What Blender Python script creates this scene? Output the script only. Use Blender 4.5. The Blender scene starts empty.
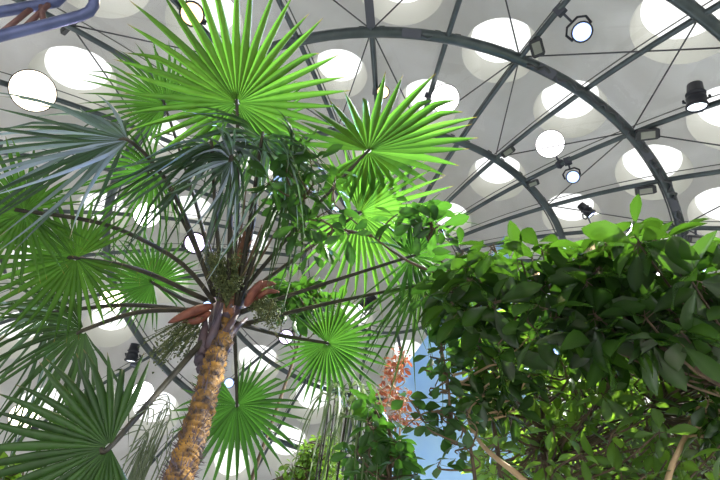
import bpy, bmesh, math, random
import numpy as np
from mathutils import Vector, Matrix
from mathutils.geometry import delaunay_2d_cdt
random.seed(7); rng = random.Random(11)
S = bpy.context.scene; C = S.collection
PI = math.pi; rad = math.radians

# ------------------------------------------------------------------ camera
TH, ROLL, YAW, F = rad(52.9), rad(9.9), rad(-3.6), 480.0
CAM = Vector((0, 0, 1.65))
fw = Vector((math.sin(YAW)*math.cos(TH), math.cos(YAW)*math.cos(TH), math.sin(TH)))
r0 = Vector((math.cos(YAW), -math.sin(YAW), 0)); u0 = r0.cross(fw)
rt = r0*math.cos(ROLL) + u0*math.sin(ROLL); up = u0*math.cos(ROLL) - r0*math.sin(ROLL)
cd = bpy.data.cameras.new('camera'); cam = bpy.data.objects.new('camera', cd); C.objects.link(cam)
cd.sensor_width = 36; cd.lens = F/720*36; cd.clip_end = 200
cam.matrix_world = Matrix.Translation(CAM) @ Matrix((rt, up, -fw)).transposed().to_4x4()
S.camera = cam
def ray(x, y): return (fw + rt*((x-360)/F) + up*((240-y)/F)).normalized()
def P(x, y, d): return CAM + ray(x, y)*d
def proj(p):
    v = p-CAM; z = v.dot(fw)
    return (360+F*v.dot(rt)/z, 240-F*v.dot(up)/z) if z > 1e-3 else (1e6, 1e6)
UP = Vector((0, 0, 1))

# ------------------------------------------------------------------ helpers
def link(name, o, parent=None):
    C.objects.link(o)
    if parent is not None: o.parent = parent
    return o
class MB:
    """collects shapes in world space; build() links them as one mesh object"""
    def __init__(s): s.v = []; s.f = []; s.t = []; s.flat = []
    def add(s, vs, fs, tint=(0.5, 0, 0), flat=False):
        n = len(s.v); s.v += [tuple(a) for a in vs]
        for f in fs: s.f.append(tuple(i+n for i in f)); s.flat.append(flat)
        s.t += (tint if isinstance(tint, list) else [tint]*len(vs))
    def tube(s, pts, rads, sides=8, tint=(0.5, 0, 0), caps=True, closed=False, flat=False):
        pts = [Vector(p) for p in pts]; n = len(pts)
        if not hasattr(rads, '__len__'): rads = [rads]*n
        vs = []; fr = None
        for i, p in enumerate(pts):
            if closed: d = pts[(i+1) % n]-pts[i-1]
            else: d = pts[min(i+1, n-1)]-pts[max(i-1, 0)]
            d = d.normalized() if d.length > 1e-9 else Vector((0, 0, 1))
            if fr is None:
                a = Vector((0, 0, 1)) if abs(d.z) < .9 else Vector((1, 0, 0))
                fr = d.cross(a).normalized()
            else:
                fr = fr - d*fr.dot(d)
                fr = fr.normalized() if fr.length > 1e-6 else d.orthogonal().normalized()
            b = d.cross(fr)
            for k in range(sides):
                an = 2*PI*k/sides
                vs.append(p + (fr*math.cos(an)+b*math.sin(an))*rads[i])
        fs = []
        for i in range(n if closed else n-1):
            j = (i+1) % n
            for k in range(sides):
                l = (k+1) % sides
                fs.append((i*sides+k, i*sides+l, j*sides+l, j*sides+k))
        if caps and not closed:
            fs.append(tuple(range(sides))[::-1]); fs.append(tuple((n-1)*sides+k for k in range(sides)))
        s.add(vs, fs, tint, flat)
    def box(s, c, x, y, z, tint=(0.5, 0, 0), bev=.12):
        """box with half axes x,y,z (vectors) and chamfered edges along z"""
        c = Vector(c); o = []
        b = bev
        ring = [(1, 1-b), (1-b, 1), (-1+b, 1), (-1, 1-b), (-1, -1+b), (-1+b, -1), (1-b, -1), (1, -1+b)]
        for (zz, sc) in ((-1, .93), (-.88, 1), (.88, 1), (1, .93)):
            for (a, e) in ring: o.append(c + x*a*sc + y*e*sc + z*zz)
        fs = [tuple(range(8))[::-1], tuple(range(24, 32))]
        for i in range(3):
            for k in range(8):
                l = (k+1) % 8; fs.append((i*8+k, i*8+l, i*8+8+l, i*8+8+k))
        s.add(o, fs, tint, True)
    def lathe(s, c, ax, prof, n=20, tint=(0.5, 0, 0), flat=False):
        """prof: (radius, height along ax)"""
        c = Vector(c); ax = ax.normalized(); e = ax.orthogonal().normalized(); g = ax.cross(e)
        vs = []
        for (r, h) in prof:
            for k in range(n):
                a = 2*PI*k/n; vs.append(c + ax*h + (e*math.cos(a)+g*math.sin(a))*r)
        fs = []
        for i in range(len(prof)-1):
            for k in range(n):
                l = (k+1) % n; fs.append((i*n+k, i*n+l, i*n+n+l, i*n+n+k))
        if prof[0][0] > 1e-4: fs.append(tuple(range(n))[::-1])
        if prof[-1][0] > 1e-4: fs.append(tuple((len(prof)-1)*n+k for k in range(n)))
        s.add(vs, fs, tint, flat)
    def build(s, name, m, parent=None, origin=None):
        me = bpy.data.meshes.new(name)
        off = Vector(origin) if origin is not None else (Vector(parent['_o']) if parent is not None and '_o' in parent else Vector())
        me.from_pydata([(a[0]-off.x, a[1]-off.y, a[2]-off.z) for a in s.v], [], s.f)
        me.polygons.foreach_set('use_smooth', [not q for q in s.flat])
        at = me.attributes.new('tint', 'FLOAT_COLOR', 'POINT')
        at.data.foreach_set('color', [c for t in s.t for c in (t[0], t[1], t[2], 1.0)])
        me.materials.append(m); me.update()
        o = bpy.data.objects.new(name, me); link(name, o, parent)
        if parent is None: o.location = off
        o['_o'] = tuple(off)
        return o
def empty(name, loc):
    o = bpy.data.objects.new(name, None); C.objects.link(o); o.location = loc; o['_o'] = tuple(loc); o.empty_display_size = .1
    return o
def tag(o, label=None, cat=None, group=None, kind=None):
    if label: o['label'] = label
    if cat: o['category'] = cat
    if group: o['group'] = group
    if kind: o['kind'] = kind
    return o

# ------------------------------------------------------------------ materials
def mat(name):
    m = bpy.data.materials.new(name); m.use_nodes = True; nt = m.node_tree; nt.nodes.clear()
    out = nt.nodes.new('ShaderNodeOutputMaterial'); return m, nt, nt.nodes, nt.links, out
def simple(name, col, rough=.5, metal=0, noise=0, scale=8, col2=None, bump=0):
    m, nt, N, L, out = mat(name)
    b = N.new('ShaderNodeBsdfPrincipled'); b.inputs['Roughness'].default_value = rough; b.inputs['Metallic'].default_value = metal
    b.inputs['Base Color'].default_value = (*col, 1)
    if col2 or noise or bump:
        tc = N.new('ShaderNodeTexCoord'); nz = N.new('ShaderNodeTexNoise'); nz.inputs['Scale'].default_value = scale; nz.inputs['Detail'].default_value = 5
        L.new(tc.outputs['Object'], nz.inputs['Vector'])
        if col2:
            rp = N.new('ShaderNodeValToRGB'); rp.color_ramp.elements[0].position = .35; rp.color_ramp.elements[1].position = .65
            rp.color_ramp.elements[0].color = (*col, 1); rp.color_ramp.elements[1].color = (*col2, 1)
            L.new(nz.outputs['Fac'], rp.inputs['Fac']); L.new(rp.outputs['Color'], b.inputs['Base Color'])
        if bump:
            bp = N.new('ShaderNodeBump'); bp.inputs['Strength'].default_value = bump; bp.inputs['Distance'].default_value = .03
            L.new(nz.outputs['Fac'], bp.inputs['Height']); L.new(bp.outputs['Normal'], b.inputs['Normal'])
    L.new(b.outputs[0], out.inputs[0]); return m
def emit(name, col, st):
    m, nt, N, L, out = mat(name); e = N.new('ShaderNodeEmission'); e.inputs[0].default_value = (*col, 1); e.inputs[1].default_value = st
    L.new(e.outputs[0], out.inputs[0]); return m
def leaf(name, dark, light, trans, tip=(.35, .22, .05), rough=.35, tfac=.45, spec=.5, tip_at=.93, power=1.0, rib_at=.45):
    """leaf: tint.r = hue choice per leaf, tint.g = distance towards the tip, tint.b = 1 on the midrib"""
    m, nt, N, L, out = mat(name)
    a = N.new('ShaderNodeAttribute'); a.attribute_name = 'tint'; sp = N.new('ShaderNodeSeparateColor'); L.new(a.outputs['Color'], sp.inputs[0])
    def mix(fac, c1, c2):
        x = N.new('ShaderNodeMix'); x.data_type = 'RGBA'
        for i, c in ((6, c1), (7, c2)):
            if isinstance(c, tuple): x.inputs[i].default_value = (*c, 1)
            else: L.new(c, x.inputs[i])
        L.new(fac, x.inputs[0]); return x.outputs[2]
    tipf = N.new('ShaderNodeMapRange'); tipf.inputs[1].default_value = tip_at; tipf.inputs[2].default_value = tip_at+.07; L.new(sp.outputs[1], tipf.inputs[0])
    rib = N.new('ShaderNodeMath'); rib.operation = 'MULTIPLY'; rib.inputs[1].default_value = rib_at; L.new(sp.outputs[2], rib.inputs[0])
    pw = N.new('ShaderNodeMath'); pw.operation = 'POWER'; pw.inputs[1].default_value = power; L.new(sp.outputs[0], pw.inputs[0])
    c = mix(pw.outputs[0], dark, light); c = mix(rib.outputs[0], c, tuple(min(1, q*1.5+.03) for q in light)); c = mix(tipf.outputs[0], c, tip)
    d = tuple(q*.55 for q in trans); t = mix(sp.outputs[0], d, trans); t = mix(tipf.outputs[0], t, tip)
    b = N.new('ShaderNodeBsdfPrincipled'); b.inputs['Roughness'].default_value = rough; b.inputs['Specular IOR Level'].default_value = spec
    L.new(c, b.inputs['Base Color'])
    tr = N.new('ShaderNodeBsdfTranslucent'); L.new(t, tr.inputs[0])
    mx = N.new('ShaderNodeMixShader'); mx.inputs[0].default_value = tfac
    L.new(b.outputs[0], mx.inputs[1]); L.new(tr.outputs[0], mx.inputs[2]); L.new(mx.outputs[0], out.inputs[0])
    return m
M = {}
M['steel'] = simple('painted_steel', (.05, .065, .07), .3, .45, col2=(.08, .1, .105), scale=3)
M['steel_dark'] = simple('dark_steel', (.05, .055, .06), .4, .3)
M['bluesteel'] = simple('blue_grey_steel', (.06, .075, .16), .35, .4, col2=(.11, .13, .26), scale=5)
M['brownbar'] = simple('rusty_bar', (.16, .08, .07), .55, .2)
M['wire'] = simple('wire_rope', (.09, .09, .1), .4, .7)
M['seam'] = simple('silicone_joint', (.12, .125, .12), .7)
M['lamp_body'] = simple('lamp_black', (.018, .02, .03), .38, .2)
M['lamp_grey'] = simple('lamp_housing_grey', (.07, .075, .1), .4, .4)
M['flood_glass'] = simple('ribbed_flood_lens', (.22, .23, .21), .25, .0)
M['lens_blue'] = emit('blue_white_lens', (.40, .56, 1.0), 2.2)
M['lens_white'] = emit('cool_white_lens', (.85, .93, 1.0), 4)
M['lens_violet'] = emit('violet_white_lens', (.82, .7, 1.0), 3)
M['lens_warm'] = emit('warm_lens', (1.0, .66, .34), 3.2)
M['disc_warm'] = emit('warm_disc', (1.0, .9, .72), 5)
M['disc_cool'] = emit('cool_disc', (1.0, .97, 1.0), 4)
M['sky_pane'] = emit('daylit_skylight_pane', (1.0, 1.0, .99), 1.35)
M['shaft'] = simple('skylight_shaft_plaster', (.74, .735, .68), .85)
M['rim'] = simple('dark_rim', (.05, .035, .03), .5)
M['soil'] = simple('pale_floor', (.36, .34, .3), .95, col2=(.52, .5, .46), scale=2, bump=.5)
M['blue_wall'] = simple('pale_blue_paint', (.30, .54, .97), .6, col2=(.45, .70, .98), scale=.9)
# off-white concrete ceiling: soft mottling, faint board joints
m, nt, N, L, out = mat('ceiling_concrete')
tc = N.new('ShaderNodeTexCoord'); nz = N.new('ShaderNodeTexNoise'); nz.inputs['Scale'].default_value = .35; nz.inputs['Detail'].default_value = 6; nz.inputs['Distortion'].default_value = .6
L.new(tc.outputs['Object'], nz.inputs['Vector'])
rp = N.new('ShaderNodeValToRGB'); rp.color_ramp.elements[0].position = .36; rp.color_ramp.elements[0].color = (.66, .645, .63, 1)
rp.color_ramp.elements[1].position = .62; rp.color_ramp.elements[1].color = (.88, .87, .885, 1); L.new(nz.outputs['Fac'], rp.inputs['Fac'])
b = N.new('ShaderNodeBsdfPrincipled'); b.inputs['Roughness'].default_value = .75; L.new(rp.outputs['Color'], b.inputs['Base Color'])
nz2 = N.new('ShaderNodeTexNoise'); nz2.inputs['Scale'].default_value = 1.6; L.new(tc.outputs['Object'], nz2.inputs['Vector'])
bp = N.new('ShaderNodeBump'); bp.inputs['Strength'].default_value = .12; bp.inputs['Distance'].default_value = .1; L.new(nz2.outputs['Fac'], bp.inputs['Height']); L.new(bp.outputs['Normal'], b.inputs['Normal'])
L.new(b.outputs[0], out.inputs[0]); M['ceiling'] = m
# clear dome glazing
m, nt, N, L, out = mat('clear_dome_glass')
t_ = N.new('ShaderNodeBsdfTransparent'); t_.inputs[0].default_value = (.97, .98, .975, 1); g_ = N.new('ShaderNodeBsdfGlossy'); g_.inputs['Roughness'].default_value = .03
lw = N.new('ShaderNodeFresnel'); lw.inputs[0].default_value = 1.25; mx = N.new('ShaderNodeMixShader'); L.new(lw.outputs[0], mx.inputs[0]); L.new(t_.outputs[0], mx.inputs[1]); L.new(g_.outputs[0], mx.inputs[2]); L.new(mx.outputs[0], out.inputs[0])
M['glass'] = m
# leaves
M['fan'] = leaf('fan_palm_leaf', (.008, .03, .006), (.045, .12, .018), (.072, .22, .018), rough=.42, tfac=.48, spec=.25)
M['fan_bright'] = leaf('bright_fan_palm_leaf', (.010, .045, .006), (.065, .165, .018), (.095, .25, .02), rough=.42, tfac=.5, spec=.25)
M['fan_dark'] = leaf('old_fan_palm_leaf', (.005, .018, .005), (.03, .07, .015), (.06, .14, .018), rough=.4, tfac=.38, tip=(.3, .2, .07), spec=.3)
M['fan_silver'] = leaf('glossy_drooping_fan_leaf', (.010, .034, .010), (.38, .45, .58), (.08, .18, .025), rough=.32, tfac=.35, spec=.5, tip=(.35, .28, .14), power=4, rib_at=.03)  # rare pale blue leaflets: blue lamp glare painted into the leaf colour
M['petiole'] = simple('palm_leaf_stalk', (.014, .013, .009), .75, col2=(.04, .034, .018), scale=14)
M['petiole_light'] = simple('pale_palm_leaf_stalk', (.16, .1, .05), .6, col2=(.09, .05, .03), scale=10)
M['broad'] = leaf('broad_leaf', (.004, .015, .004), (.02, .054, .008), (.085, .22, .014), rough=.27, tfac=.34, spec=.4, tip_at=2)
M['broad_light'] = leaf('light_broad_leaf', (.012, .04, .006), (.08, .17, .02), (.28, .5, .035), rough=.36, tfac=.48, spec=.35, tip_at=2)
M['umbrella'] = leaf('umbrella_tree_leaf', (.006, .024, .006), (.022, .068, .012), (.08, .24, .018), rough=.36, tfac=.33, spec=.3, tip_at=2)
M['small'] = leaf('small_leaf', (.010, .032, .008), (.06, .13, .02), (.24, .46, .035), rough=.36, tfac=.44, spec=.35, tip_at=2)
M['red'] = leaf('red_brown_leaf', (.13, .025, .012), (.3, .1, .05), (.3, .08, .03), rough=.5, tfac=.3, tip_at=2)
M['reed'] = leaf('hanging_strap_leaf', (.07, .11, .05), (.26, .3, .18), (.2, .3, .08), rough=.4, tfac=.3, tip=(.3, .24, .12))
M['bark'] = simple('brown_bark', (.045, .03, .018), .85, col2=(.11, .075, .04), scale=9, bump=.5)
M['bark_pale'] = simple('tan_branch_bark', (.30, .2, .1), .7, col2=(.42, .3, .17), scale=7, bump=.3)
M['fruit'] = simple('small_green_fruit', (.035, .06, .018), .6, col2=(.13, .15, .045), scale=30)
M['spathe'] = simple('red_brown_flower_sheath', (.09, .018, .012), .6, col2=(.22, .075, .045), scale=12)
M['fibre'] = simple('palm_trunk_fibre', (.32, .165, .03), .85, col2=(.03, .02, .016), scale=17, bump=1.0)
M['crown_fibre'] = simple('reddish_crown_fibre', (.26, .11, .05), .8, col2=(.1, .045, .03), scale=14, bump=.8)
M['boot'] = simple('old_leaf_base', (.11, .065, .06), .55, col2=(.06, .05, .08), scale=6, bump=.4)  # violet second tone paints in blue lamp light; the brown is its own

# ------------------------------------------------------------------ setting: floor, ceiling with round skylights
DC = Vector((.25, 8.94, 1.65-3.26)); R = 13.7; RC = 15.9
def sph(al, ph, r=R): return DC + Vector((r*math.sin(al)*math.sin(ph), -r*math.sin(al)*math.cos(ph), r*math.cos(al)))
mb = MB(); mb.lathe((DC.x, DC.y, 0), UP, [(17.5, -.3), (17.5, 0), (0.001, 0)], 64, flat=True)
tag(mb.build('floor', M['soil']), kind='structure')
def hit(x, y, r=RC):
    d = ray(x, y); o = CAM-DC; bq = o.dot(d); cq = o.dot(o)-r*r
    return CAM + d*(-bq+math.sqrt(bq*bq-cq))
# centre of each round opening in the ceiling as seen, and its radius in metres
SKY = [(74, 80, 1.02), (338, 75, .86), (500, 52, 1.0), (684, 24, 1.06), (570, 110, .98), (497, 178, .94), (653, 173, .98), (571, 216, .92),
       (402, -12, 1.05), (102, -22, 1.05), (205, 22, .95), (236, 88, .9), (160, 140, .9), (728, 215, .95), (735, 118, 1.0), (590, -42, 1.0),
       (428, 105, .92), (300, -45, 1.0), (262, 172, .85), (372, 150, .85), (447, 222, .88), (668, 262, .9), (640, 330, .9), (540, 300, .9),
       (100, 215, .9), (190, 215, .85), (30, 262, .9), (330, 245, .82), (470, 310, .85), (110, 326, .95), (18, 335, .95), (250, 250, .8),
       (353, 322, .9), (408, 358, .9), (256, 366, 1.05), (312, 403, 1.05), (152, 415, 1.1), (40, 412, 1.0), (285, 448, 1.1), (205, 325, .9), (230, 470, 1.0), (430, 440, 1.0), (85, 470, 1.0), (370, 460, 1.0), (165, 285, .85), (560, 400, 1.0), (660, 420, 1.0), (500, 470, 1.0)]
holes = []
for (x, y, r) in SKY:
    r *= .84
    c = hit(x, y); n = (c-DC).normalized()
    if any((c-h[0]).length < r+h[2]+.12 for h in holes): continue
    holes.append((c, n, r))
AMAX = rad(72)
def flat2(p):
    d = (p-DC).normalized(); al = math.acos(max(-1, min(1, d.z))); ph = math.atan2(d.x, -d.y)
    return Vector((al*math.sin(ph), al*math.cos(ph)))
def unflat(q):
    al = q.length; ph = math.atan2(q.x, q.y); return sph(al, ph, RC)
pts, edges = [], []
NB = 96
for k in range(NB): pts.append(Vector((AMAX*math.sin(2*PI*k/NB), AMAX*math.cos(2*PI*k/NB))))
edges += [(k, (k+1) % NB) for k in range(NB)]
loops = []
for (c, n, r) in holes:
    e = n.orthogonal().normalized(); g = n.cross(e); lp = []
    st = len(pts)
    for k in range(48):
        a = 2*PI*k/48; q = c+(e*math.cos(a)+g*math.sin(a))*r; q = DC+(q-DC).normalized()*RC
        lp.append(q); pts.append(flat2(q))
    edges += [(st+k, st+(k+1) % 48) for k in range(48)]; loops.append(lp)
for i in range(1, 30):
    al = AMAX*i/30
    for k in range(max(6, int(6*i))):
        a = 2*PI*(k+.37*i)/max(6, int(6*i)); q = Vector((al*math.sin(a), al*math.cos(a))); w = unflat(q)
        if all((w-h[0]).length > h[2]*1.08 for h in holes): pts.append(q)
vo, eo, fo, *_ = delaunay_2d_cdt(pts, edges, [], 0, 1e-6)
mb = MB(); W = [unflat(v) for v in vo]; fs = []
for f in fo:
    c = sum((W[i] for i in f), Vector())/len(f); c = DC+(c-DC).normalized()*RC
    if any((c-h[0]).length < h[2]*.985 for h in holes): continue
    if (sum((vo[i] for i in f), Vector((0, 0)))/len(f)).length > AMAX: continue
    fs.append(tuple(f))
mb.add(W, fs); ce = mb.build('ceiling', M['ceiling'], origin=DC); tag(ce, kind='structure')
for i, ((c, n, r), lp) in enumerate(zip(holes, loops)):
    w = empty('window_%d' % (i+1), c); tag(w, 'round white daylight opening with a deep pale shaft in the ceiling', kind='structure', group='round skylights in the ceiling')
    ax = (n*.62+UP*.38).normalized(); dep = .62; mb = MB()
    top = [c+ax*dep+(q-c)*.78 for q in lp]; mid = [c+ax*.12+(q-c)*.97 for q in lp]
    nn = len(lp); fs = []
    for a in range(2):
        for k in range(nn):
            l = (k+1) % nn; fs.append((a*nn+k, a*nn+l, a*nn+nn+l, a*nn+nn+k))
    mb.add(lp+mid+top, fs); mb.build('shaft_lining', M['shaft'], w)
    mb = MB(); ct = c+ax*(dep+.02); ringv = [c+ax*dep+(q-c)*.79 for q in lp]
    mb.add([ct]+ringv, [(0, k+1, (k+1) % nn+1) for k in range(nn)]); mb.build('pane', M['sky_pane'], w)

# ------------------------------------------------------------------ steel dome frame, glazing and cables
AL = [rad(a) for a in (39.0, 30.3, 20.4, 9.6)]
NR = 34; DPH = 2*PI/NR; PH0 = rad(-6.6)
def node(ring, m_): return sph(AL[ring], PH0+m_*DPH)
frame = empty('steel_dome_frame', DC+Vector((0, 0, R)))
tag(frame, 'grey tubular steel dome frame of curved rings and radiating ribs under the white ceiling', 'dome frame')
RINGS = [(rad(62), .085), (rad(50), .085), (AL[0], .085), (AL[1], .092), (AL[2], .075), (AL[3], .05)]
for (al, rr) in RINGS:
    if al == AL[0]:      # an open arc: it runs over one side of the dome only
        mb = MB(); mb.tube([sph(al, PH0-2.0*DPH+21*DPH*k/120) for k in range(121)], rr, 10); mb.build('ring', M['steel'], frame); continue
    mb = MB(); mb.tube([sph(al, 2*PI*k/144) for k in range(144)], rr, 10, closed=True)
    rg = mb.build('ring', M['steel'], frame)
    # slim handrail-like conduit carried just outside the ring, on studs
    mb = MB(); mb.tube([sph(al-.0115, 2*PI*k/144, R+.10) for k in range(144)], .016, 5, closed=True)
    for m_ in range(NR):
        a = PH0+m_*DPH; mb.tube([sph(al, a, R), sph(al-.0115, a, R+.10)], .012, 5)
    mb.build('conduit', M['wire'], rg)
    if al == AL[1]:
        gg = random.Random(4); mb = MB()
        mb.tube([sph(al+.006+gg.uniform(-.004, .004), PH0+DPH*(2.1+4.6*k/60), R-.1+gg.uniform(-.03, .03)) for k in range(61)], .03, 5); mb.build('cable', M['steel_dark'], rg)
for m_ in range(NR):
    a = PH0+m_*DPH; mb = MB(); far = 9 < m_ < NR-8
    if far and m_ % 2: continue
    mb.tube([sph(AL[3]+(rad(72)-AL[3])*k/28, a) for k in range(29)], .047, 8)
    rb = mb.build('rib', M['steel'], frame)
    for al in (AL[0], AL[1], AL[2]) if not far else ():
        mb = MB(); t = (sph(al, a+.01)-sph(al, a)).normalized()
        for s_ in (-1, 1):
            c = sph(al, a+s_*.17/(R*math.sin(al)), R+.06); n = (c-DC).normalized()
            mb.box(c, t*.05, n.cross(t)*.035, n*.05)
        c = sph(al, a, R+.03); n = (c-DC).normalized()
        mb.box(c, t*.2, n.cross(t)*.03, n*.03)
        mb.build('clamp', M['steel_dark'], rb)
    mb = MB()
    mb.tube([sph(AL[3]+(rad(70)-AL[3])*k/28, a+.003, R+.22) for k in range(29)], .012, 4)
    mb.build('glass_joint', M['seam'], rb)
for m_ in range(-4, 8):
    for ra, rb_, par in ((0, 1, 0), (1, 2, 0)):
        if m_ % 2 == par:
            for q in (-1, 1):
                mb = MB(); mb.tube([sph(AL[rb_] if ra == 0 else AL[ra], PH0+m_*DPH, R+.05), sph(AL[ra] if ra == 0 else AL[rb_], PH0+(m_+(q if q < 0 or ra else 1.0+.5*(m_ == 2)))*DPH, R+.05)], .013, 5)
                mb.build('brace_cable', M['wire'], frame)
mb = MB(); vs = []; fs = []; RG = R+.24
for i in range(25):
    for k in range(68): vs.append(sph(rad(70)*max(i, .02)/24, PH0+2*PI*k/68, RG))
for i in range(24):
    for k in range(68):
        l = (k+1) % 68; fs.append((i*68+k, i*68+l, i*68+68+l, i*68+68+k))
mb.add(vs, fs); gl = mb.build('window_glazing', M['glass'], origin=DC); tag(gl, 'clear glass skin of the dome between the steel ribs', kind='structure')

# ------------------------------------------------------------------ lamps on the frame, and discs for glass reflections
def rib_near(x, y):
    best = None
    for m_ in range(-16, 18):
        for k in range(140):
            p = sph(AL[3]+(rad(60)-AL[3])*k/139, PH0+m_*DPH); q = proj(p); d = (q[0]-x)**2+(q[1]-y)**2
            if best is None or d < best[0]: best = (d, p, m_)
    for (al, rr) in RINGS[1:]:
        for k in range(360):
            p = sph(al, 2*PI*k/360); q = proj(p); d = (q[0]-x)**2+(q[1]-y)**2
            if d < best[0]: best = (d, p, None)
    return best[1]
AIM = P(235, 260, 3.5)
def spotlight(x, y, lens, label, size=1.0, face=.75, light=None, tilt=None):
    rp_ = rib_near(x, y); D = (rp_-CAM).length; pos = P(x, y, D-.28)
    e = empty('spotlight', pos); tag(e, label, 'spotlight', 'spotlights clamped to the dome frame')
    ax = ((CAM-pos).normalized()*face + (UP*-.55+rt*rng.uniform(-.5, .5))*(1-face)).normalized(); s = size
    if tilt: ax = ((CAM-pos).normalized()*face+rt*tilt[0]+up*tilt[1]).normalized()
    mb = MB(); mb.lathe(pos, ax, [(.03*s, -.34*s), (.09*s, -.33*s), (.1*s, -.2*s), (.118*s, -.19*s), (.118*s, -.17*s), (.1*s, -.165*s), (.1*s, -.13*s), (.118*s, -.125*s), (.118*s, -.1*s), (.112*s, -.02*s), (.128*s, -.01*s), (.128*s, .02*s), (.112*s, .03*s), (.108*s, 0)], 18)
    mb.build('body', M['lamp_body'], e)
    mb = MB(); mb.lathe(pos+ax*.003, ax, [(.107*s, .0), (.08*s, .016*s), (.04*s, .024*s), (.001, .026*s)], 18); mb.build('lens', lens, e)
    to = (rp_-pos).normalized(); sd = ax.cross(to); sd = sd.normalized() if sd.length > .1 else rt
    mid = pos-ax*.12*s; top = mid+to*.2*s
    mb = MB(); mb.tube([mid+sd*.14*s, mid+sd*.15*s+to*.12*s, top+sd*.08*s, top-sd*.08*s, mid-sd*.15*s+to*.12*s, mid-sd*.14*s], .016*s, 6); mb.build('yoke', M['lamp_body'], e)
    mb = MB(); mb.tube([top, rp_], .018, 6); mb.box(rp_-to*.02, sd*.07, to.cross(sd)*.05, to*.075); mb.build('clamp', M['lamp_grey'], e)
    if light:
        ld = bpy.data.lights.new('spot_beam', 'SPOT'); ld.energy = light[0]; ld.color = light[1]; ld.spot_size = rad(light[2]); ld.spot_blend = .6; ld.shadow_soft_size = .1*s
        lo = bpy.data.objects.new('spot_beam', ld); C.objects.link(lo); lo.parent = e
        tgt = light[3]; dv = (tgt-pos).normalized(); start = pos+ax*.06
        lo.location = start-pos; lo.rotation_euler = dv.to_track_quat('-Z', 'Y').to_euler()
    return e
RT = P(580, 300, 3)
BL = (.35, .5, 1.0)
spotlight(582, 32, M['lens_blue'], 'lit blue-white spotlight hanging under the outer rib beside the hooded floodlight', 1.15, .9, (4200, BL, 32, P(170, 165, 3.1)))
spotlight(697, 106, M['lens_white'], 'black spotlight with a small white lens on the rib nearest the frame edge', 1.2, .42, (11000, (1, .98, .92), 70, P(610, 390, 4)), (.1, -.9))
spotlight(573, 177, M['lens_blue'], 'lit blue spotlight hanging under the rib above the broad-leaved tree', 1.05, .9, (2500, BL, 50, RT))
spotlight(591, 214, M['lens_blue'], 'black spotlight tilted down with a thin blue lens just above the tree top', .95, .4, (9000, (1, .98, .92), 70, P(540, 400, 4)), (.6, -.5))
spotlight(383, 92, M['lens_warm'], 'warm orange lit spotlight on the straight rib between two big fan fronds', 1.0, .95, (500, (1, .7, .4), 60, AIM))
spotlight(363, 190, M['lens_blue'], 'blue-white spotlight seen through the yellow-green hanging fan', .8, .9)
spotlight(195, 243, M['lens_violet'], 'bright violet-white spotlight beside the leaf stalks above the crown', 2.3, .95, (900, (.8, .7, 1), 60, AIM))
spotlight(131, 360, M['lens_white'], 'black spotlight with a small cool lens on the low rib above the bottom fan', 1.4, .42, None, (-.25, -.9))
spotlight(207, 305, M['lens_blue'], 'small blue spotlight glinting behind the red flower sheath', 1.0, .9, (4000, BL, 24, P(232, 315, 3.4)))
spotlight(286, 337, M['lens_violet'], 'violet-white spotlight behind the green fruit cluster', 1.9, .95)
spotlight(229, 383, M['lens_blue'], 'blue lit spotlight just beside the palm trunk', 1.3, .9)
spotlight(192, 14, M['lens_warm'], 'warm lit spotlight behind the tallest fan frond', 1.5, .95, (600, (1, .8, .55), 70, AIM))
spotlight(362, 308, M['lens_white'], 'black spotlight with looped cable by the inner ring', 1.6, -.2)
spotlight(42, 126+200, M['lens_white'], 'spotlight glimpsed between drooping dark leaves over the hub', 1.2, .9)


def reflected_disc(x, y, px, lens, label):  # reflections in the dome glass, built as glowing rimmed discs
    rp_ = rib_near(x, y); D = (rp_-CAM).length-.25; pos = P(x, y, D); r = px/F*D*.98*ray(x, y).dot(fw)
    e = empty('round_lamp', pos); tag(e, label, 'lamp', 'round disc lamps with dark rims')
    ax = ((CAM-pos).normalized()+Vector((0, 0, -.15))).normalized()
    mb = MB(); mb.lathe(pos, ax, [(r*.3, -.16), (r*.8, -.12), (r*1.03, -.05), (r*1.06, .0), (r*1.03, .02), (r, .0)], 36); mb.build('housing', M['rim'], e)
    mb = MB(); mb.lathe(pos, ax, [(r*1.0, .004), (r*.6, .018), (.001, .024)], 36); mb.build('diffuser', lens, e)
    mb = MB(); mb.tube([pos-ax*.14, pos-ax*.2+(rp_-pos)*.3, rp_], .02, 6); to = (rp_-pos).normalized(); q = to.orthogonal().normalized()
    mb.box(rp_, q*.07, to.cross(q)*.05, to*.07); mb.build('bracket', M['lamp_grey'], e)  # housing and bracket are added to mount the reflection disc
reflected_disc(33, 91, 20, M['disc_warm'], 'largest round disc lamp, warm white, above the drooping glossy frond')
reflected_disc(550, 144, 13.5, M['disc_cool'], 'round white disc lamp between two ribs near the inner ring')
reflected_disc(147, 215, 12.5, M['disc_cool'], 'round white disc lamp above the smallest round fan frond')
reflected_disc(445, 99, 14, M['disc_cool'], 'round white disc lamp behind the pointed tips of the broad fan')
reflected_disc(143, 392, 10, M['disc_cool'], 'round white disc lamp crossed by the long slanting leaf stalk')
reflected_disc(24, 416, 13, M['disc_warm'], 'warm round disc lamp low over the dark bottom fan')
reflected_disc(112, 300, 11, M['disc_warm'], 'warm round disc lamp glimpsed under the round fan fronds')

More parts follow.
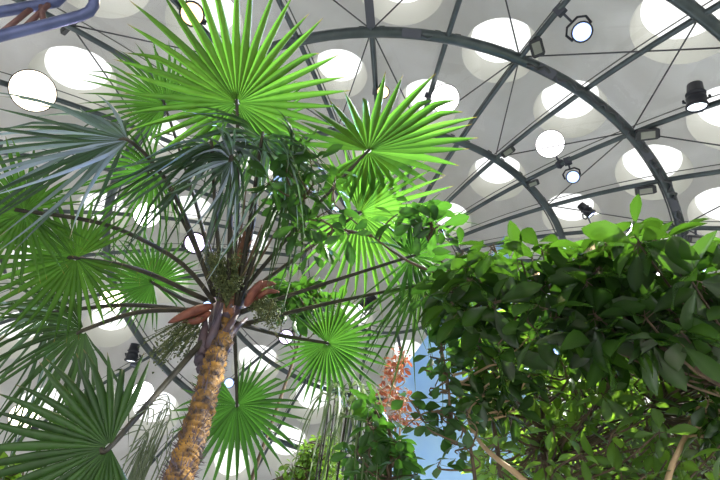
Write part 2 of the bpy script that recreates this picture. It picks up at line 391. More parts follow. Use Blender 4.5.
def floodlight(x, y, label, w=.2, h=.14, ang=0.0, lens=True):
    rp_ = rib_near(x, y); D = (rp_-CAM).length; pos = P(x, y, D-.2)
    e = empty('floodlight', pos); tag(e, label, 'floodlight', 'hooded floodlights on the dome frame')
    v = (CAM-pos).normalized(); n = (v*.8+UP*-.5).normalized(); a = (rt*math.cos(ang)+up*math.sin(ang)); a = (a-n*a.dot(n)).normalized(); b_ = n.cross(a)
    w *= .6; h *= .6
    mb = MB(); mb.box(pos-n*.06, a*w, b_*h, n*.06, bev=.25); mb.build('housing', M['lamp_body'], e)
    mb = MB()
    for k in range(5):
        q = pos+n*.006+b_*h*(.5*(k-2)/2); mb.box(q, a*w*.6, b_*h*.13, n*.012)
    mb.build('lens_strips', M['flood_glass'], e)
    mb = MB(); mb.tube([pos-n*.1, pos-n*.14+(rp_-pos)*.5, rp_], .022, 6); mb.build('bracket', M['lamp_grey'], e)
floodlight(537, 48, 'hooded floodlight on the outer rib next to the lit blue-white spotlight', .17, .24, rad(25))
floodlight(648, 135, 'wide hooded floodlight where a rib crosses the thick outer ring', .3, .16, rad(12))
floodlight(646, 191, 'wide hooded floodlight under the rib above the tree top, inside the thick ring', .3, .13, rad(14))
floodlight(508, 152, 'small dark floodlight on the inner ring beside the round white disc lamp', .24, .12, rad(38))
floodlight(533, 184, 'small dark floodlight on the inner ring beside the lit blue spotlight', .22, .1, rad(24))
floodlight(698, 240, 'dark floodlight low on the outermost rib beside the thick ring', .28, .12, rad(2))
def ballast(x, y, label, ang, w=.16):
    rp_ = rib_near(x, y); pos = rp_-(rp_-CAM).normalized()*.12
    v = (CAM-pos).normalized(); a = rt*math.cos(ang)+up*math.sin(ang); a = (a-v*a.dot(v)).normalized(); mb = MB()
    mb.box(pos, a*w, v.cross(a)*.07, v*.05)
    mb.tube([pos+a*w, pos+a*(w+.1)-v.cross(a)*.06, pos+a*(w+.2)-v*.05], .012, 5)
    tag(mb.build('junction_box', M['lamp_grey'], origin=pos), label, 'junction box', 'junction boxes along the dome frame')
ballast(545, 82, 'small grey junction box on the thick ring right of the hooded floodlight'.replace('right of', 'below'), rad(-30))
ballast(637, 158, 'slim grey junction box on the thick ring between two hooded floodlights', rad(-55))
ballast(663, 206, 'slim grey junction box at the thick ring just over the tree top', rad(-70), .2)
ballast(408, 37, 'small grey junction box on the thick ring above the broad fan', rad(-6))
ballast(373, 6, 'tall violet-grey junction box on the straight rib above the thick ring', rad(95), .3)
# bent-tube maintenance ladder by the outer ring
lp_ = P(40, 25, 6.2); e = empty('maintenance_ladder', lp_); tag(e, 'blue-grey bent tube ladder rack hanging under the dome in the top corner', 'ladder')
mb = MB(); D = 6.2
c1 = [P(-60, 53, D), P(0, 36, D), P(45, 25, D), P(80, 16, D)]; c2 = [P(89, 12, D), P(94, 5, D+.02), P(94, -4, D+.05), P(90, -30, D+.2)]
mb.tube(c1+c2, .055, 10); mb.build('rail', M['bluesteel'], e)
mb = MB(); mb.tube([P(-60, 24, D+.3), P(0, 12, D+.3), P(56, 2, D+.3), P(70, -12, D+.3)], .055, 10); mb.build('rail', M['bluesteel'], e)
for (a, b_) in (((0, 34), (32, 8)), ((22, 30), (50, 3)), ((44, 24), (41, 5))):
    mb = MB(); mb.tube([P(*a, D), P(*b_, D+.28)], .03, 6); mb.build('rung', M['brownbar'], e)
mb = MB(); mb.tube([P(62, 20, D), rib_near(67, 27)], .03, 6); mb.tube([P(90, -30, D+.2), rib_near(100, -30)], .03, 6); mb.build('hanger', M['steel_dark'], e)

# ------------------------------------------------------------------ fan palm
def blade_mesh(hub, axis, nrm, Rm, spread, N=42, droop=.15, ts=.42, cup=.12, wid=.86, jit=.06, fold=.8, tipdroop=0.0, seed=0, mess=0.0):
    """pleated fan: N folded leaflets joined over the inner part, free and tapering beyond"""
    g = random.Random(seed); mb = MB(); axis = axis.normalized(); nrm = (nrm-axis*nrm.dot(axis)).normalized(); side = nrm.cross(axis)
    dth = spread/N; T = [0.03, .2, ts*.75, ts, ts+(1-ts)*.25, ts+(1-ts)*.5, ts+(1-ts)*.72, ts+(1-ts)*.88, 1.0]
    for i in range(N):
        th = -spread/2+dth*(i+.5); cen = math.cos(th/1.6)
        Lr = Rm*(.72+.28*max(0, cen))*(1+g.uniform(-jit, jit)); bend = g.uniform(-.05, .05)+mess*g.gauss(0, .5); dr = droop*(1+g.uniform(-.35, .5)); hue = g.random()
        td = tipdroop*g.uniform(.2, 1.6)*(1+mess*g.uniform(-1, 2)); lift = mess*g.gauss(0, .45); broken = g.random() < .12
        vs = []; tt = []
        for t in T:
            tw = th+bend*max(0, t-ts)**1.3*2
            hw = Lr*t*math.tan(dth/2)*1.02 if t <= ts else Lr*ts*math.tan(dth/2)*1.02*(1+.25*min(1, (t-ts)*3))*max(.02, (1-((t-ts)/(1-ts))**1.5))
            hw *= wid if t > ts else 1
            d = axis*math.cos(tw)+side*math.sin(tw); q = side*math.cos(tw)-axis*math.sin(tw)
            c = hub + d*Lr*t + nrm*(cup*Lr*t*(1-t)*1.2)
            c = c + nrm*(lift*Lr*max(0, t-ts*.6)) - UP*(dr*Lr*t**2.2) - UP*(td*Lr*max(0, t-ts)**1.6)
            if broken and t > .75: c = c - UP*(Lr*(t-.75)*.7) - d*(Lr*(t-.75)*.35)
            z = nrm*(hw*fold)
            vs += [c-q*hw-z, c+z, c+q*hw-z]; tt += [(hue, t, 0), (hue, t, 1), (hue, t, 0)]
        fs = []
        for k in range(len(T)-1):
            a = k*3; fs += [(a, a+1, a+4, a+3), (a+1, a+2, a+5, a+4)]
        mb.add(vs, fs, tt)
    return mb
CR = P(226, 316, 3.55)          # crown of the palm
TB = P(160, 520, 2.62); base = Vector((TB.x-.12, TB.y-.02, 0))
palm = empty('fan_palm', base); tag(palm, 'tall fan palm with shaggy brown trunk and many green round fronds', 'palm')
# trunk: ringed, shaggy
mb = MB(); path = []; n = 46
ctrl = [base, Vector((base.x+.03, base.y, 1.4)), TB, P(181, 472, 2.75), P(196, 428, 2.93), P(212, 372, 3.2), CR]
def spline(c, n):
    out = []
    for i in range(n):
        t = i/(n-1)*(len(c)-1); k = min(int(t), len(c)-2); f = t-k
        p0, p1, p2, p3 = c[max(k-1, 0)], c[k], c[k+1], c[min(k+2, len(c)-1)]
        out.append(.5*((2*p1)+(p2-p0)*f+(2*p0-5*p1+4*p2-p3)*f*f+(3*p1-p0-3*p2+p3)*f**3))
    return out
pp = spline(ctrl, 150); rr = [.066*(1+.10*((i*1.0) % 3-1)+rng.uniform(-.05, .05)) for i in range(150)]
mb.tube(pp, rr, 16)
for i, v in enumerate(mb.v):
    k = i//16; c = pp[min(k, 149)]; w = Vector(v)-c; mb.v[i] = tuple(c+w*(1+rng.uniform(-.09, .12)))
tr = mb.build('trunk', M['fibre'], palm)
mb = MB()
for _ in range(900):
    k = rng.randrange(55, 149); c = pp[k]; dd = (pp[min(k+1, 149)]-pp[k-1]).normalized(); o = dd.orthogonal(); o.rotate(Matrix.Rotation(rng.uniform(0, 2*PI), 3, dd)); o.normalize()
    s = c+o*.064; L_ = rng.uniform(.03, .11); e_ = s+o*L_*.45+dd*L_*rng.uniform(.2, .9)-UP*L_*.3; w = dd.cross(o)*rng.uniform(.002, .005)
    mb.add([s-w, s+w, e_], [(0, 1, 2)])
mb.build('trunk_hair', M['boot'], tr)
# old leaf bases around the crown
for k in range(16):
    a = 2*PI*k/16*2.4; h = -.42+.6*k/16; o = Vector((math.cos(a), math.sin(a), 0)); c = CR+UP*h+ (pp[149]-pp[140]).normalized()*0
    mb = MB(); mb.tube([c+o*.035-UP*.1, c+o*.075, c+o*.1+UP*.1, c+o*(.12+.02*(k % 3))+UP*.2], [.04, .032, .022, .012], 7); mb.build('leaf_base', M['boot'], palm)

mb = MB(); cp = spline([CR-UP*.05, P(233, 290, 3.55), P(240, 262, 3.56), P(246, 232, 3.58)], 30); gg = random.Random(3)
mb.tube(cp, [.07*(1-.75*i/29)*(1+gg.uniform(-.15, .15)) for i in range(30)], 10)
for _ in range(260):
    k = gg.randrange(0, 28); o = Vector((gg.gauss(0, 1), gg.gauss(0, 1), 0)).normalized(); q = cp[k]+o*.06*(1-.7*k/29); e_ = q+o*gg.uniform(.01, .05)+UP*gg.uniform(.03, .14); w_ = UP.cross(o)*.004
    mb.add([q-w_, q+w_, e_], [(0, 1, 2)])
mb.build('crown_fibre', M['crown_fibre'], palm)
FR = []
def frond(hubpx, D, Rpx, axdeg, spread=300, pitch=0, roll=0, mt='fan', droop=.12, N=42, ts=.42, via=None, start=(226, 312, 3.5), thick=.0095, pm='petiole', **kw):
    hub = P(*hubpx, D); v = ray(*hubpx); Rm = Rpx/F*D*ray(*hubpx).dot(fw)*1.03
    # local image axes at the hub, square to the sight line
    ir = (rt-v*rt.dot(v)).normalized(); iu = ir.cross(v)*-1 if ir.cross(v).dot(up) < 0 else ir.cross(v)
    a = rad(axdeg); ax = ir*math.cos(a)+iu*math.sin(a); nr = -v; sd = nr.cross(ax)
    Mx = Matrix.Rotation(rad(pitch), 3, sd); ax = Mx @ ax; nr = Mx @ nr
    Mx = Matrix.Rotation(rad(roll), 3, ax); nr = Mx @ nr
    if nr.dot(UP) < 0 and kw.get('flip', True): pass
    kw.pop('flip', None)
    mb = blade_mesh(hub, ax, nr, Rm, rad(spread), N, droop, ts, seed=len(FR)+3, **kw)
    b_ = mb.build('frond', M[mt], palm)
    st = P(*start); pts_ = [st] + [P(*q) for q in (via or [])] + [hub]
    if not via:
        m1 = st.lerp(hub, .5)+UP*.12*(hub-st).length; pts_ = [st, m1, hub]
    pl = spline(pts_+[hub+ax*Rm*.06], 18)
    mb = MB(); mb.tube(pl, [thick*(1.9-1.1*i/17) for i in range(18)], 6); mb.build('petiole', M[pm], b_)
    FR.append(b_); return b_
# hub pixel, distance, radius px, axis
frond((237, 103), 3.55, 118, 82, 318, -8, 0, 'fan_bright', .05, 36, ts=.45, via=[(238, 215, 3.5)], cup=.05)
frond((368, 151), 3.7, 108, 12, 310, 5, 52, 'fan_bright', .10, 30, ts=.45, via=[(290, 235, 3.6)], start=(236, 300, 3.5), cup=.05)
frond((24, 211), 3.0, 84, 175, 330, 0, 10, 'fan_bright', .14, 36, ts=.42, via=[(180, 262, 3.35), (110, 226, 3.15)], start=(214, 302, 3.5))
frond((76, 258), 3.15, 84, 190, 330, 0, -8, 'fan_bright', .10, 36, ts=.42, via=[(140, 270, 3.3)], start=(206, 300, 3.5))
frond((153, 283), 3.9, 60, 120, 330, 5, 0, 'fan', .08, 40, ts=.4, start=(212, 308, 3.6), via=[(185, 300, 3.75)])
frond((359, 213), 4.1, 96, -28, 300, 0, 5, 'fan_bright', .10, 36, ts=.4, start=(238, 300, 3.55), via=[(300, 255, 3.9)])
frond((327, 343), 4.0, 68, -25, 335, 6, 8, 'fan', .06, 36, ts=.42, start=(232, 322, 3.5), via=[(280, 335, 3.8)])
frond((237, 405), 3.9, 74, -70, 335, -8, 0, 'fan', .06, 36, ts=.42, start=(234, 322, 3.6), via=[(236, 365, 3.8)])
frond((110, 447), 2.75, 128, 190, 235, 8, 20, 'fan_dark', .06, 28, ts=.48, start=(208, 335, 3.4), via=[(160, 390, 3.05)], thick=.011, mess=.08)
frond((84, 330), 3.2, 122, 226, 210, 38, 30, 'fan_dark', .42, 34, ts=.3, start=(204, 310, 3.45), via=[(140, 312, 3.3)], tipdroop=.5, mess=.35, wid=.8)
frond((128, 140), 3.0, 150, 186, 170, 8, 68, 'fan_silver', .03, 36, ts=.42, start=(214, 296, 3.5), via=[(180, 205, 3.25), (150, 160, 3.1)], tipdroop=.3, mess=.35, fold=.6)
frond((412, 256), 3.7, 92, 10, 300, 35, 25, 'fan', .28, 32, ts=.28, start=(240, 312, 3.5), via=[(330, 282, 3.6)], tipdroop=.5, mess=.4, wid=.7)
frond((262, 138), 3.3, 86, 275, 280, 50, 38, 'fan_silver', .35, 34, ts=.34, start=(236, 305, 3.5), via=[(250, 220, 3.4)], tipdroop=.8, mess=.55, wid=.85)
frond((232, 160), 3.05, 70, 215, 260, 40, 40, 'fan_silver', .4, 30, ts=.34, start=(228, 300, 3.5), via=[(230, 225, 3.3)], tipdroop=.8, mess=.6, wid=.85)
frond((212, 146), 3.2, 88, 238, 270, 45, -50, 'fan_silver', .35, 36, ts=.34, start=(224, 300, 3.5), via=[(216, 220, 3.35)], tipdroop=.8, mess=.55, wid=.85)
frond((288, 168), 3.45, 84, 320, 280, 48, -30, 'fan_dark', .4, 32, ts=.34, start=(238, 305, 3.5), via=[(262, 235, 3.4)], tipdroop=.7, mess=.5, wid=.85)
frond((152, 172), 3.5, 80, 210, 280, 35, 10, 'fan', .35, 34, ts=.32, start=(216, 296, 3.55), via=[(185, 225, 3.5)], tipdroop=.5, mess=.4, wid=.7)
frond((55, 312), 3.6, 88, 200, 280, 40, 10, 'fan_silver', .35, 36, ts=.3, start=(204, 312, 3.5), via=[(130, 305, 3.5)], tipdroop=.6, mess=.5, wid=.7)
frond((420, 285), 4.1, 72, 300, 280, 42, 0, 'fan_dark', .4, 28, ts=.3, start=(240, 325, 3.6), via=[(330, 303, 3.8)], tipdroop=.7, mess=.3)
frond((255, 128), 3.9, 78, 20, 300, 20, 0, 'fan', .2, 36, ts=.36, start=(236, 300, 3.6), via=[(255, 210, 3.7)], tipdroop=.3)
frond((165, 105), 4.0, 70, 120, 280, 20, 0, 'fan', .2, 36, ts=.38, start=(220, 300, 3.6), via=[(195, 200, 3.8)], tipdroop=.3)
# young furled leaves standing in the crown
for k, (x, y, d) in enumerate(((232, 205, 3.55), (262, 225, 3.6), (246, 190, 3.7), (205, 232, 3.6), (285, 215, 3.7))):
    mb = MB(); e_ = P(x, y, d); s = P(228, 310, 3.52); mb.tube(spline([s, s.lerp(e_, .5)+rt*.01, e_], 10), [.016-.0012*i for i in range(10)], 6); mb.build('leaf_spear', M['petiole_light'], palm)
# flower sheaths and fruit
def sheath(pts_, w):
    mb = MB(); pl = spline([P(*q) for q in pts_], 12); mb.tube(pl, [w*max(.06, math.sin(PI*(.12+.86*i/11))**.8) for i in range(12)], 8); mb.build('flower_sheath', M['spathe'], palm)
sheath([(212, 306, 3.42), (192, 312, 3.36), (168, 323, 3.3)], .034)
sheath([(210, 312, 3.42), (198, 320, 3.38), (182, 322, 3.36)], .028)
sheath([(246, 306, 3.42), (254, 292, 3.38), (262, 280, 3.35)], .034)
sheath([(250, 300, 3.42), (262, 285, 3.4), (276, 284, 3.38)], .028)
sheath([(252, 302, 3.42), (266, 292, 3.4), (280, 292, 3.4)], .022)
def fruit(c, rx, ry, n_, start, seed):
    g = random.Random(seed); mb = MB(); c0 = P(*start); cc = P(*c); k_ = cc.z
    s = c[2]/F
    ico = [(0, 0, 1), (.9, 0, .3), (.28, .85, .3), (-.73, .53, .3), (-.73, -.53, .3), (.28, -.85, .3), (0, 0, -1)]
    fsx = [(0, 1, 2), (0, 2, 3), (0, 3, 4), (0, 4, 5), (0, 5, 1), (6, 2, 1), (6, 3, 2), (6, 4, 3), (6, 5, 4), (6, 1, 5)]
    for j in range(18):
        dv = Vector((g.gauss(0, 1), g.gauss(0, 1), g.gauss(0, 1))).normalized()*g.uniform(.35, 1); e_ = cc+(rt*dv.x*rx+up*dv.y*ry+fw*dv.z*rx)*s
        pl = spline([c0, c0.lerp(e_, .5)+UP*.05, e_], 8); mb.tube(pl, .0035, 4)
        for _ in range(n_//18):
            q = pl[g.randrange(3, 8)]+Vector((g.gauss(0, .024), g.gauss(0, .024), g.gauss(0, .026))); r = g.uniform(.006, .0105)
            mb.add([q+Vector(i)*r for i in ico], fsx)
            if g.random() < .35: mb.tube([q, pl[g.randrange(3, 8)]], .0018, 3)
    mb.build('fruit_cluster', M['fruit'], palm)
fruit((222, 268, 3.42), 20, 24, 1100, (226, 308, 3.45), 1)
fruit((266, 314, 3.40), 16, 24, 1000, (244, 300, 3.45), 2)
fruit((168, 350, 3.35), 24, 16, 380, (208, 312, 3.42), 3)

# ------------------------------------------------------------------ leafy trees and shrubs
def leaf_shape(mb, base_, d, n, L_, W_, g, hue, curl=.25):
    d = d.normalized(); n = (n-d*n.dot(d)); n = n.normalized() if n.length > 1e-3 else d.orthogonal().normalized(); s = n.cross(d)
    st = [(0, .06), (.18, .45), (.42, .88), (.66, 1.0), (.86, .62), (1.0, .04)]; vs = []; tt = []
    for (t, w) in st:
        c = base_+d*L_*t-n*(curl*L_*t*t); hw = W_*.5*w; f = n*hw*.3
        vs += [c-s*hw+f, c, c+s*hw+f]; tt += [(hue, t, 0), (hue, t, 1), (hue, t, 0)]
    fs = []
    for k in range(5):
        a = k*3; fs += [(a, a+1, a+4, a+3), (a+1, a+2, a+5, a+4)]
    mb.add(vs, fs, tt)
def inpoly(x, y, poly):
    c = False; n_ = len(poly)
    for i in range(n_):
        x1, y1 = poly[i]; x2, y2 = poly[i-1]
        if (y1 > y) != (y2 > y) and x < (x2-x1)*(y-y1)/(y2-y1)+x1: c = not c
    return c
def leafy(name, label, cat, tips, skeleton, mt, bark, Lf=(.13, .19), Wf=.45, whorl=(5, 8), stalk=.03, drp=.25, seed=1, trunk_r=.05, twig=.006, group=None, hue=(0, 1), spread=1.0):
    """skeleton: first polyline is the trunk from the ground; others are branches. tips: points carrying a whorl of leaves"""
    g = random.Random(seed); b0 = skeleton[0][0]; e = empty(name, b0); tag(e, label, cat, group)
    allp = []
    for i, pl in enumerate(skeleton):
        sp = spline(pl, max(8, len(pl)*6)); n_ = len(sp); r1 = trunk_r*(1 if i == 0 else .55)
        mb = MB(); mb.tube(sp, [r1*(1-.72*k/(n_-1))*(1+g.uniform(-.08, .08)) for k in range(n_)], 8); mb.build('trunk' if i == 0 else 'branch', bark, e)
        allp += [p for p in sp if p.z > 1.2]
    mb = MB(); tw = MB()
    for tp in tips:
        near = min(allp, key=lambda p: (p-tp).length_squared+max(0, p.z-tp.z)*1.5)
        m1 = near.lerp(tp, .55)+Vector((g.gauss(0, .05), g.gauss(0, .05), -.08*(near-tp).length))
        sp = spline([near, m1, tp], 7); tw.tube(sp, [twig*(1.6-.9*k/6) for k in range(7)], 5)
        n_ = g.randint(*whorl); a0 = g.uniform(0, 2*PI); tilt = Vector((g.gauss(0, .35), g.gauss(0, .35), 1)).normalized()
        ex = tilt.orthogonal().normalized(); ey = tilt.cross(ex)
        for k in range(n_):
            a = a0+2*PI*k/n_+g.gauss(0, .25); el = g.uniform(-.95, .35)
            d = (ex*math.cos(a)+ey*math.sin(a))*math.cos(el)*spread+tilt*math.sin(el)
            L_ = g.uniform(*Lf); off = tp-tilt*g.uniform(0, stalk*1.6)
            b_ = off+d*stalk; tw.tube([off, b_], twig*.35, 3)
            leaf_shape(mb, b_, d, tilt+Vector((g.gauss(0, .3), g.gauss(0, .3), g.gauss(0, .2))), L_, L_*Wf*g.uniform(.85, 1.15), g, g.uniform(*hue), drp*g.uniform(.3, 1.6))
    mb.build('foliage', mt, e); tw.build('twigs', bark, e)
    return e
def sample(poly, n, d, seed, grad=None):
    g = random.Random(seed); xs = [p[0] for p in poly]; ys = [p[1] for p in poly]; out = []
    while len(out) < n:
        x, y = g.uniform(min(xs), max(xs)), g.uniform(min(ys), max(ys))
        if inpoly(x, y, poly):
            dd = g.uniform(*d)
            if grad: dd += grad*(y-min(ys))/(max(ys)-min(ys))
            out.append(P(x, y, dd))
    return out
def ground(x, y, d, z=0):
    p = P(x, y, d); return Vector((p.x, p.y, z))
# big dark glossy tree, its crown top against the ceiling
top = [(448, 262), (470, 243), (500, 243), (530, 246), (565, 240), (598, 238), (640, 226), (672, 238), (700, 256), (760, 262), (760, 345), (640, 350), (520, 345), (480, 350), (452, 320), (440, 290)]
b0 = ground(775, 430, 3.3)
leafy('broad_leaved_tree', 'large dark glossy broad-leaved tree whose crown rises against the ceiling below the blue spotlights', 'tree',
      sample(top, 150, (2.5, 3.7), 5), [[b0, b0+Vector((.03, .05, 1.5)), P(765, 400, 3.3), P(745, 330, 3.3)], [P(762, 390, 3.3), P(690, 330, 3.3), P(600, 300, 3.2), P(500, 285, 3.1)], [P(750, 340, 3.3), P(690, 290, 3.3), P(640, 270, 3.2)], [P(690, 330, 3.3), P(620, 320, 3.4), P(560, 300, 3.2)]],
      M['broad'], M['bark'], (.14, .23), .44, (5, 8), .035, .3, 21, .045)
mid = [(462, 330), (520, 320), (640, 325), (760, 320), (760, 500), (600, 500), (520, 500), (478, 470), (466, 400)]
b1 = ground(548, 470, 3.6)
leafy('leafy_tree', 'dense mid green tree with tan forked branches standing under the glossy crown', 'tree',
      sample(mid, 300, (3.0, 4.5), 6), [[b1, b1+Vector((0, .05, 1.3)), P(546, 470, 3.4), P(543, 420, 3.5), P(538, 350, 3.6)], [P(545, 465, 3.4), P(585, 440, 3.5), P(660, 405, 3.6)], [P(546, 450, 3.4), P(580, 430, 3.5), P(620, 370, 3.6)], [P(544, 430, 3.5), P(510, 400, 3.5), P(490, 350, 3.5)]],
      M['small'], M['bark'], (.09, .155), .42, (4, 7), .03, .25, 22, .026)
b2 = ground(700, 470, 4.8)
leafy('light_green_tree', 'light yellow-green small-leaved tree showing through gaps behind the dark trees', 'tree',
      sample([(470, 305), (760, 290), (760, 500), (480, 500)], 420, (4.4, 6.2), 7), [[b2, b2+Vector((0, .1, 2)), P(690, 440, 5.2), P(660, 360, 5.4)], [P(690, 440, 5.2), P(610, 420, 5.3), P(530, 370, 5.4)], [P(690, 430, 5.2), P(730, 380, 5.3)]],
      M['broad_light'], M['bark'], (.12, .2), .42, (4, 7), .03, .25, 23, .03)
# tan bare limb sweeping across the bottom
b3 = ground(575, 520, 2.75)
leafy('bare_limb_tree', 'leaning tan-barked tree with a smooth bare limb curving to one side', 'tree',
      sample([(470, 400), (500, 330), (540, 330), (520, 420)], 14, (2.9, 3.2), 8), [[b3]+[b3.lerp(P(580, 545, 2.75), q) for q in (.4, .7, .85, .93, .97)]+[P(572, 535, 2.75), P(546, 503, 2.78), P(519, 476, 2.85), P(496, 458, 2.95), P(480, 442, 3.05), P(472, 424, 3.15), P(470, 400, 3.3)], [P(474, 432, 3.0), P(462, 400, 3.1), P(452, 370, 3.2)]],
      M['broad'], M['bark_pale'], (.12, .18), .42, (4, 6), .03, .25, 24, .03)
# tan limb near the edge
b4 = ground(662, 530, 2.9)
leafy('tan_limbed_shrub', 'shrub with a knotty orange-tan limb rising beside the edge of the dark trees', 'shrub',
      sample([(680, 400), (740, 360), (750, 430), (700, 440)], 12, (3.1, 3.6), 9), [[b4]+[b4.lerp(P(662, 522, 2.9), q) for q in (.4, .7, .85, .93, .97)]+[P(662, 514, 2.9), P(670, 472, 3.0), P(684, 440, 3.1), P(696, 415, 3.2), P(720, 396, 3.3)]],
      M['broad'], M['bark_pale'], (.12, .17), .42, (4, 6), .03, .25, 25, .03)
# umbrella tree with whorls of oval leaves reaching over the palm
b5 = ground(500, 440, 3.4)
utips = [P(x, y, d) for (x, y, d) in ((412, 202, 3.1), (430, 208, 3.1), (398, 214, 3.15), (418, 222, 3.1), (440, 225, 3.1), (318, 190, 3.2), (300, 178, 3.15), (330, 210, 3.2), (286, 205, 3.25), (322, 236, 3.2), (310, 158, 3.1), (336, 168, 3.15), (312, 246, 3.25), (335, 186, 3.15),
        (450, 262, 3.1), (462, 250, 3.15), (474, 268, 3.1), (440, 285, 3.1), (458, 300, 3.1), (425, 295, 3.2), (300, 222, 3.2), (275, 180, 3.2), (347, 232, 3.15), (290, 150, 3.2), (462, 330, 3.1), (445, 320, 3.1))]
leafy('umbrella_tree', 'umbrella tree with whorls of dark oval leaves on long thin stems reaching over the palm', 'tree', utips,
      [[b5, b5+Vector((0, .05, 1.6)), P(490, 400, 3.3), P(470, 310, 3.2), P(430, 245, 3.15)], [P(455, 280, 3.2), P(410, 262, 3.2), P(372, 236, 3.2), P(335, 205, 3.2)], [P(372, 236, 3.2), P(330, 225, 3.2), P(298, 200, 3.2)]],
      M['umbrella'], M['bark'], (.11, .17), .42, (6, 8), .05, .2, 26, .022, .005)
# round leaved branch hanging before the blue panel
b6 = ground(470, 470, 2.9)
leafy('round_leaved_climber', 'climber with rounded dark leaves hanging in front of the pale blue panel', 'climber',
      sample([(405, 392), (430, 390), (470, 380), (468, 440), (455, 475), (440, 470), (430, 425), (400, 410)], 26, (2.7, 3.1), 10)+sample([(425, 340), (450, 340), (455, 385), (430, 385)], 9, (2.8, 3.0), 3),
      [[b6, b6+Vector((0, .02, 1.2)), P(474, 470, 2.8), P(452, 420, 2.85), P(448, 380, 2.9), P(440, 340, 2.95)], [P(450, 412, 2.85), P(425, 413, 2.85), P(402, 430, 2.85)]],
      M['umbrella'], M['bark'], (.07, .11), .62, (2, 3), .03, .15, 27, .014, .004, hue=(0, .9))
b7 = ground(390, 470, 3.4)
leafy('green_bush', 'leafy green bush below the red-brown spray, beside the blue panel', 'shrub',
      sample([(362, 405), (380, 392), (392, 410), (402, 435), (418, 462), (420, 500), (355, 500), (356, 430)], 55, (3.2, 3.9), 11),
      [[b7, b7+Vector((0, .02, 1.3)), P(390, 470, 3.4), P(385, 420, 3.5)], [P(390, 465, 3.4), P(410, 450, 3.5)], [P(388, 450, 3.4), P(368, 420, 3.5)]],
      M['umbrella'], M['bark'], (.1, .15), .5, (4, 6), .03, .2, 28, .025, hue=(.4, 1))
b8 = ground(392, 450, 4.6)
leafy('red_leaved_shrub', 'wispy red-brown leaved shrub in front of the pale blue panel', 'shrub',
      sample([(376, 385), (388, 365), (398, 350), (408, 346), (404, 372), (412, 395), (418, 425), (395, 425), (380, 405)], 62, (4.4, 5.0), 12),
      [[b8, b8+Vector((0, .02, 2)), P(400, 430, 4.6), P(395, 385, 4.7), P(404, 352, 4.7)], [P(398, 410, 4.6), P(408, 390, 4.7)], [P(398, 415, 4.6), P(382, 390, 4.7)]],
      M['red'], M['bark_pale'], (.04, .075), .5, (3, 6), .02, .2, 29, .014, .004)
b9 = ground(300, 480, 4.6)
leafy('small_leaved_hedge', 'sloping hedge of tiny glossy leaves at the bottom beside the hanging reeds', 'hedge',
      sample([(262, 500), (285, 468), (305, 448), (322, 428), (338, 440), (338, 500)], 210, (4.4, 5.2), 13),
      [[b9, b9+Vector((0, .02, 1.6)), P(305, 480, 4.6), P(322, 440, 4.8)], [P(303, 490, 4.6), P(285, 475, 4.7)]],
      M['small'], M['bark'], (.05, .085), .45, (4, 6), .015, .2, 30, .02, .004)
b10 = ground(290, 330, 5.0)
leafy('dark_leaved_shrub', 'dark green oval-leaved tree between the fruit clusters and the spreading low fan', 'tree',
      sample([(262, 290), (285, 276), (330, 290), (345, 308), (330, 322), (285, 312)], 34, (4.2, 4.8), 14),
      [[b10, b10+Vector((0, .02, 2.6)), P(298, 345, 4.7), P(296, 306, 4.6), P(285, 292, 4.6)], [P(297, 312, 4.6), P(325, 304, 4.6)]],
      M['umbrella'], M['bark'], (.12, .18), .45, (5, 7), .03, .2, 31, .022, .005)
b11 = ground(8, 470, 3.2)
leafy('bright_green_shrub', 'bright green low shrub peeking out under the dark bottom fan', 'shrub',
      sample([(-20, 455), (12, 452), (26, 470), (24, 500), (-20, 500)], 26, (3.6, 4.0), 15),
      [[b11, b11+Vector((0, .02, 1.0)), P(5, 478, 3.7)]], M['broad_light'], M['bark'], (.09, .13), .45, (4, 6), .02, .2, 32, .018)
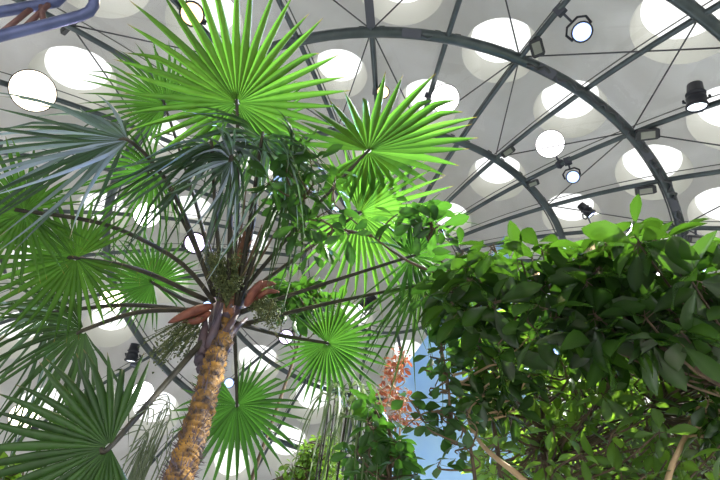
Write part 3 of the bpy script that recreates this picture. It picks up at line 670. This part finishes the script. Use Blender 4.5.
# clump of hanging strap leaves
g = random.Random(40); bR = ground(350, 470, 3.7); e = empty('strap_leaved_clump', bR); tag(e, 'clump of thin stems with long grey-green strap leaves hanging straight down beside the hedge', 'plant')
for k in range(8):
    x = 330+g.uniform(0, 40); tp = P(x, g.uniform(376, 402), g.uniform(3.6, 4.0)); s = bR+Vector((g.gauss(0, .12), g.gauss(0, .12), 0))
    mb = MB(); mb.tube(spline([s, s.lerp(tp, .5)+Vector((g.gauss(0, .05), 0, 0)), tp], 16), [.012-.0005*i for i in range(16)], 5); mb.build('stem', M['petiole'], e)
    mb = MB()
    for j in range(5):
        a = g.uniform(0, 2*PI); o = Vector((math.cos(a), math.sin(a), 0)); L_ = g.uniform(.4, .95); w = Vector((-o.y, o.x, 0))*g.uniform(.006, .012); vs = []; tt = []; h = g.random()
        s0 = tp-UP*g.uniform(0, .15)
        for i in range(9):
            t = i/8; c = s0+o*(.16*math.sin(min(1, t*2)*PI/2)+.02*t)+UP*(.08*math.sin(min(t*3, 1)*PI)-L_*t**1.25); q = w*(1-t**3)
            vs += [c-q, c+q]; tt += [(h, t, 0)]*2
        mb.add(vs, [(2*i, 2*i+1, 2*i+3, 2*i+2) for i in range(8)], tt)
    mb.build('strap_leaf', M['reed'], e)
# fine dry stems beside the trunk
g = random.Random(41); bR = ground(165, 470, 2.95); mb = MB()
for k in range(34):
    tp = P(150+g.uniform(-10, 26), 405+g.uniform(-8, 60), g.uniform(2.9, 3.3)); s = bR+Vector((g.gauss(0, .03), g.gauss(0, .03), 0))
    m1 = s.lerp(tp, .8)+UP*.15; mb.tube(spline([s, m1, tp, tp+Vector((g.gauss(0, .1), g.gauss(0, .1), -.12))], 18), .003, 4)
tag(mb.build('wiry_grass_tuft', M['reed'], origin=bR), 'tuft of fine dry wiry stems arching beside the shaggy trunk', 'grass tuft')
# pale blue panel
cpn = P(420, 420, 8.5); hd = Vector((fw.x, fw.y, 0)).normalized(); hs = Vector((hd.y, -hd.x, 0))
def onplane(x, y):
    d = ray(x, y); t = (cpn-CAM).dot(hd)/d.dot(hd); return CAM+d*t
pl = [onplane(398, 376), onplane(436, 324), onplane(505, 235)]
lo_ = [Vector((pl[0].x, pl[0].y, 0)), Vector((pl[2].x, pl[2].y, 0))]
outl = [lo_[0], pl[0], pl[1], pl[2], lo_[1]]; mb = MB(); n5 = len(outl)
mb.add(outl+[q+hd*.25 for q in outl], [tuple(range(n5)), tuple(range(2*n5-1, n5-1, -1))]+[(k, n5+k, n5+(k+1) % n5, (k+1) % n5) for k in range(n5)], flat=True)
tag(mb.build('blue_panel', M['blue_wall'], origin=lo_[0]), 'tall pale blue painted panel with a sloping top edge behind the red-brown shrub', 'panel')

# ------------------------------------------------------------------ light and exposure
w = bpy.data.worlds.new('world'); S.world = w; w.use_nodes = True
w.node_tree.nodes['Background'].inputs[0].default_value = (.93, .96, 1, 1); w.node_tree.nodes['Background'].inputs[1].default_value = 3.4
S.view_settings.view_transform = 'Standard'; S.view_settings.look = 'None'; S.view_settings.gamma = 1; S.view_settings.use_curve_mapping = False
S.view_settings.exposure = 0.24
S.cycles.max_bounces = 10; S.cycles.transparent_max_bounces = 12
for o in list(bpy.data.objects):
    if '_o' in o: del o['_o']
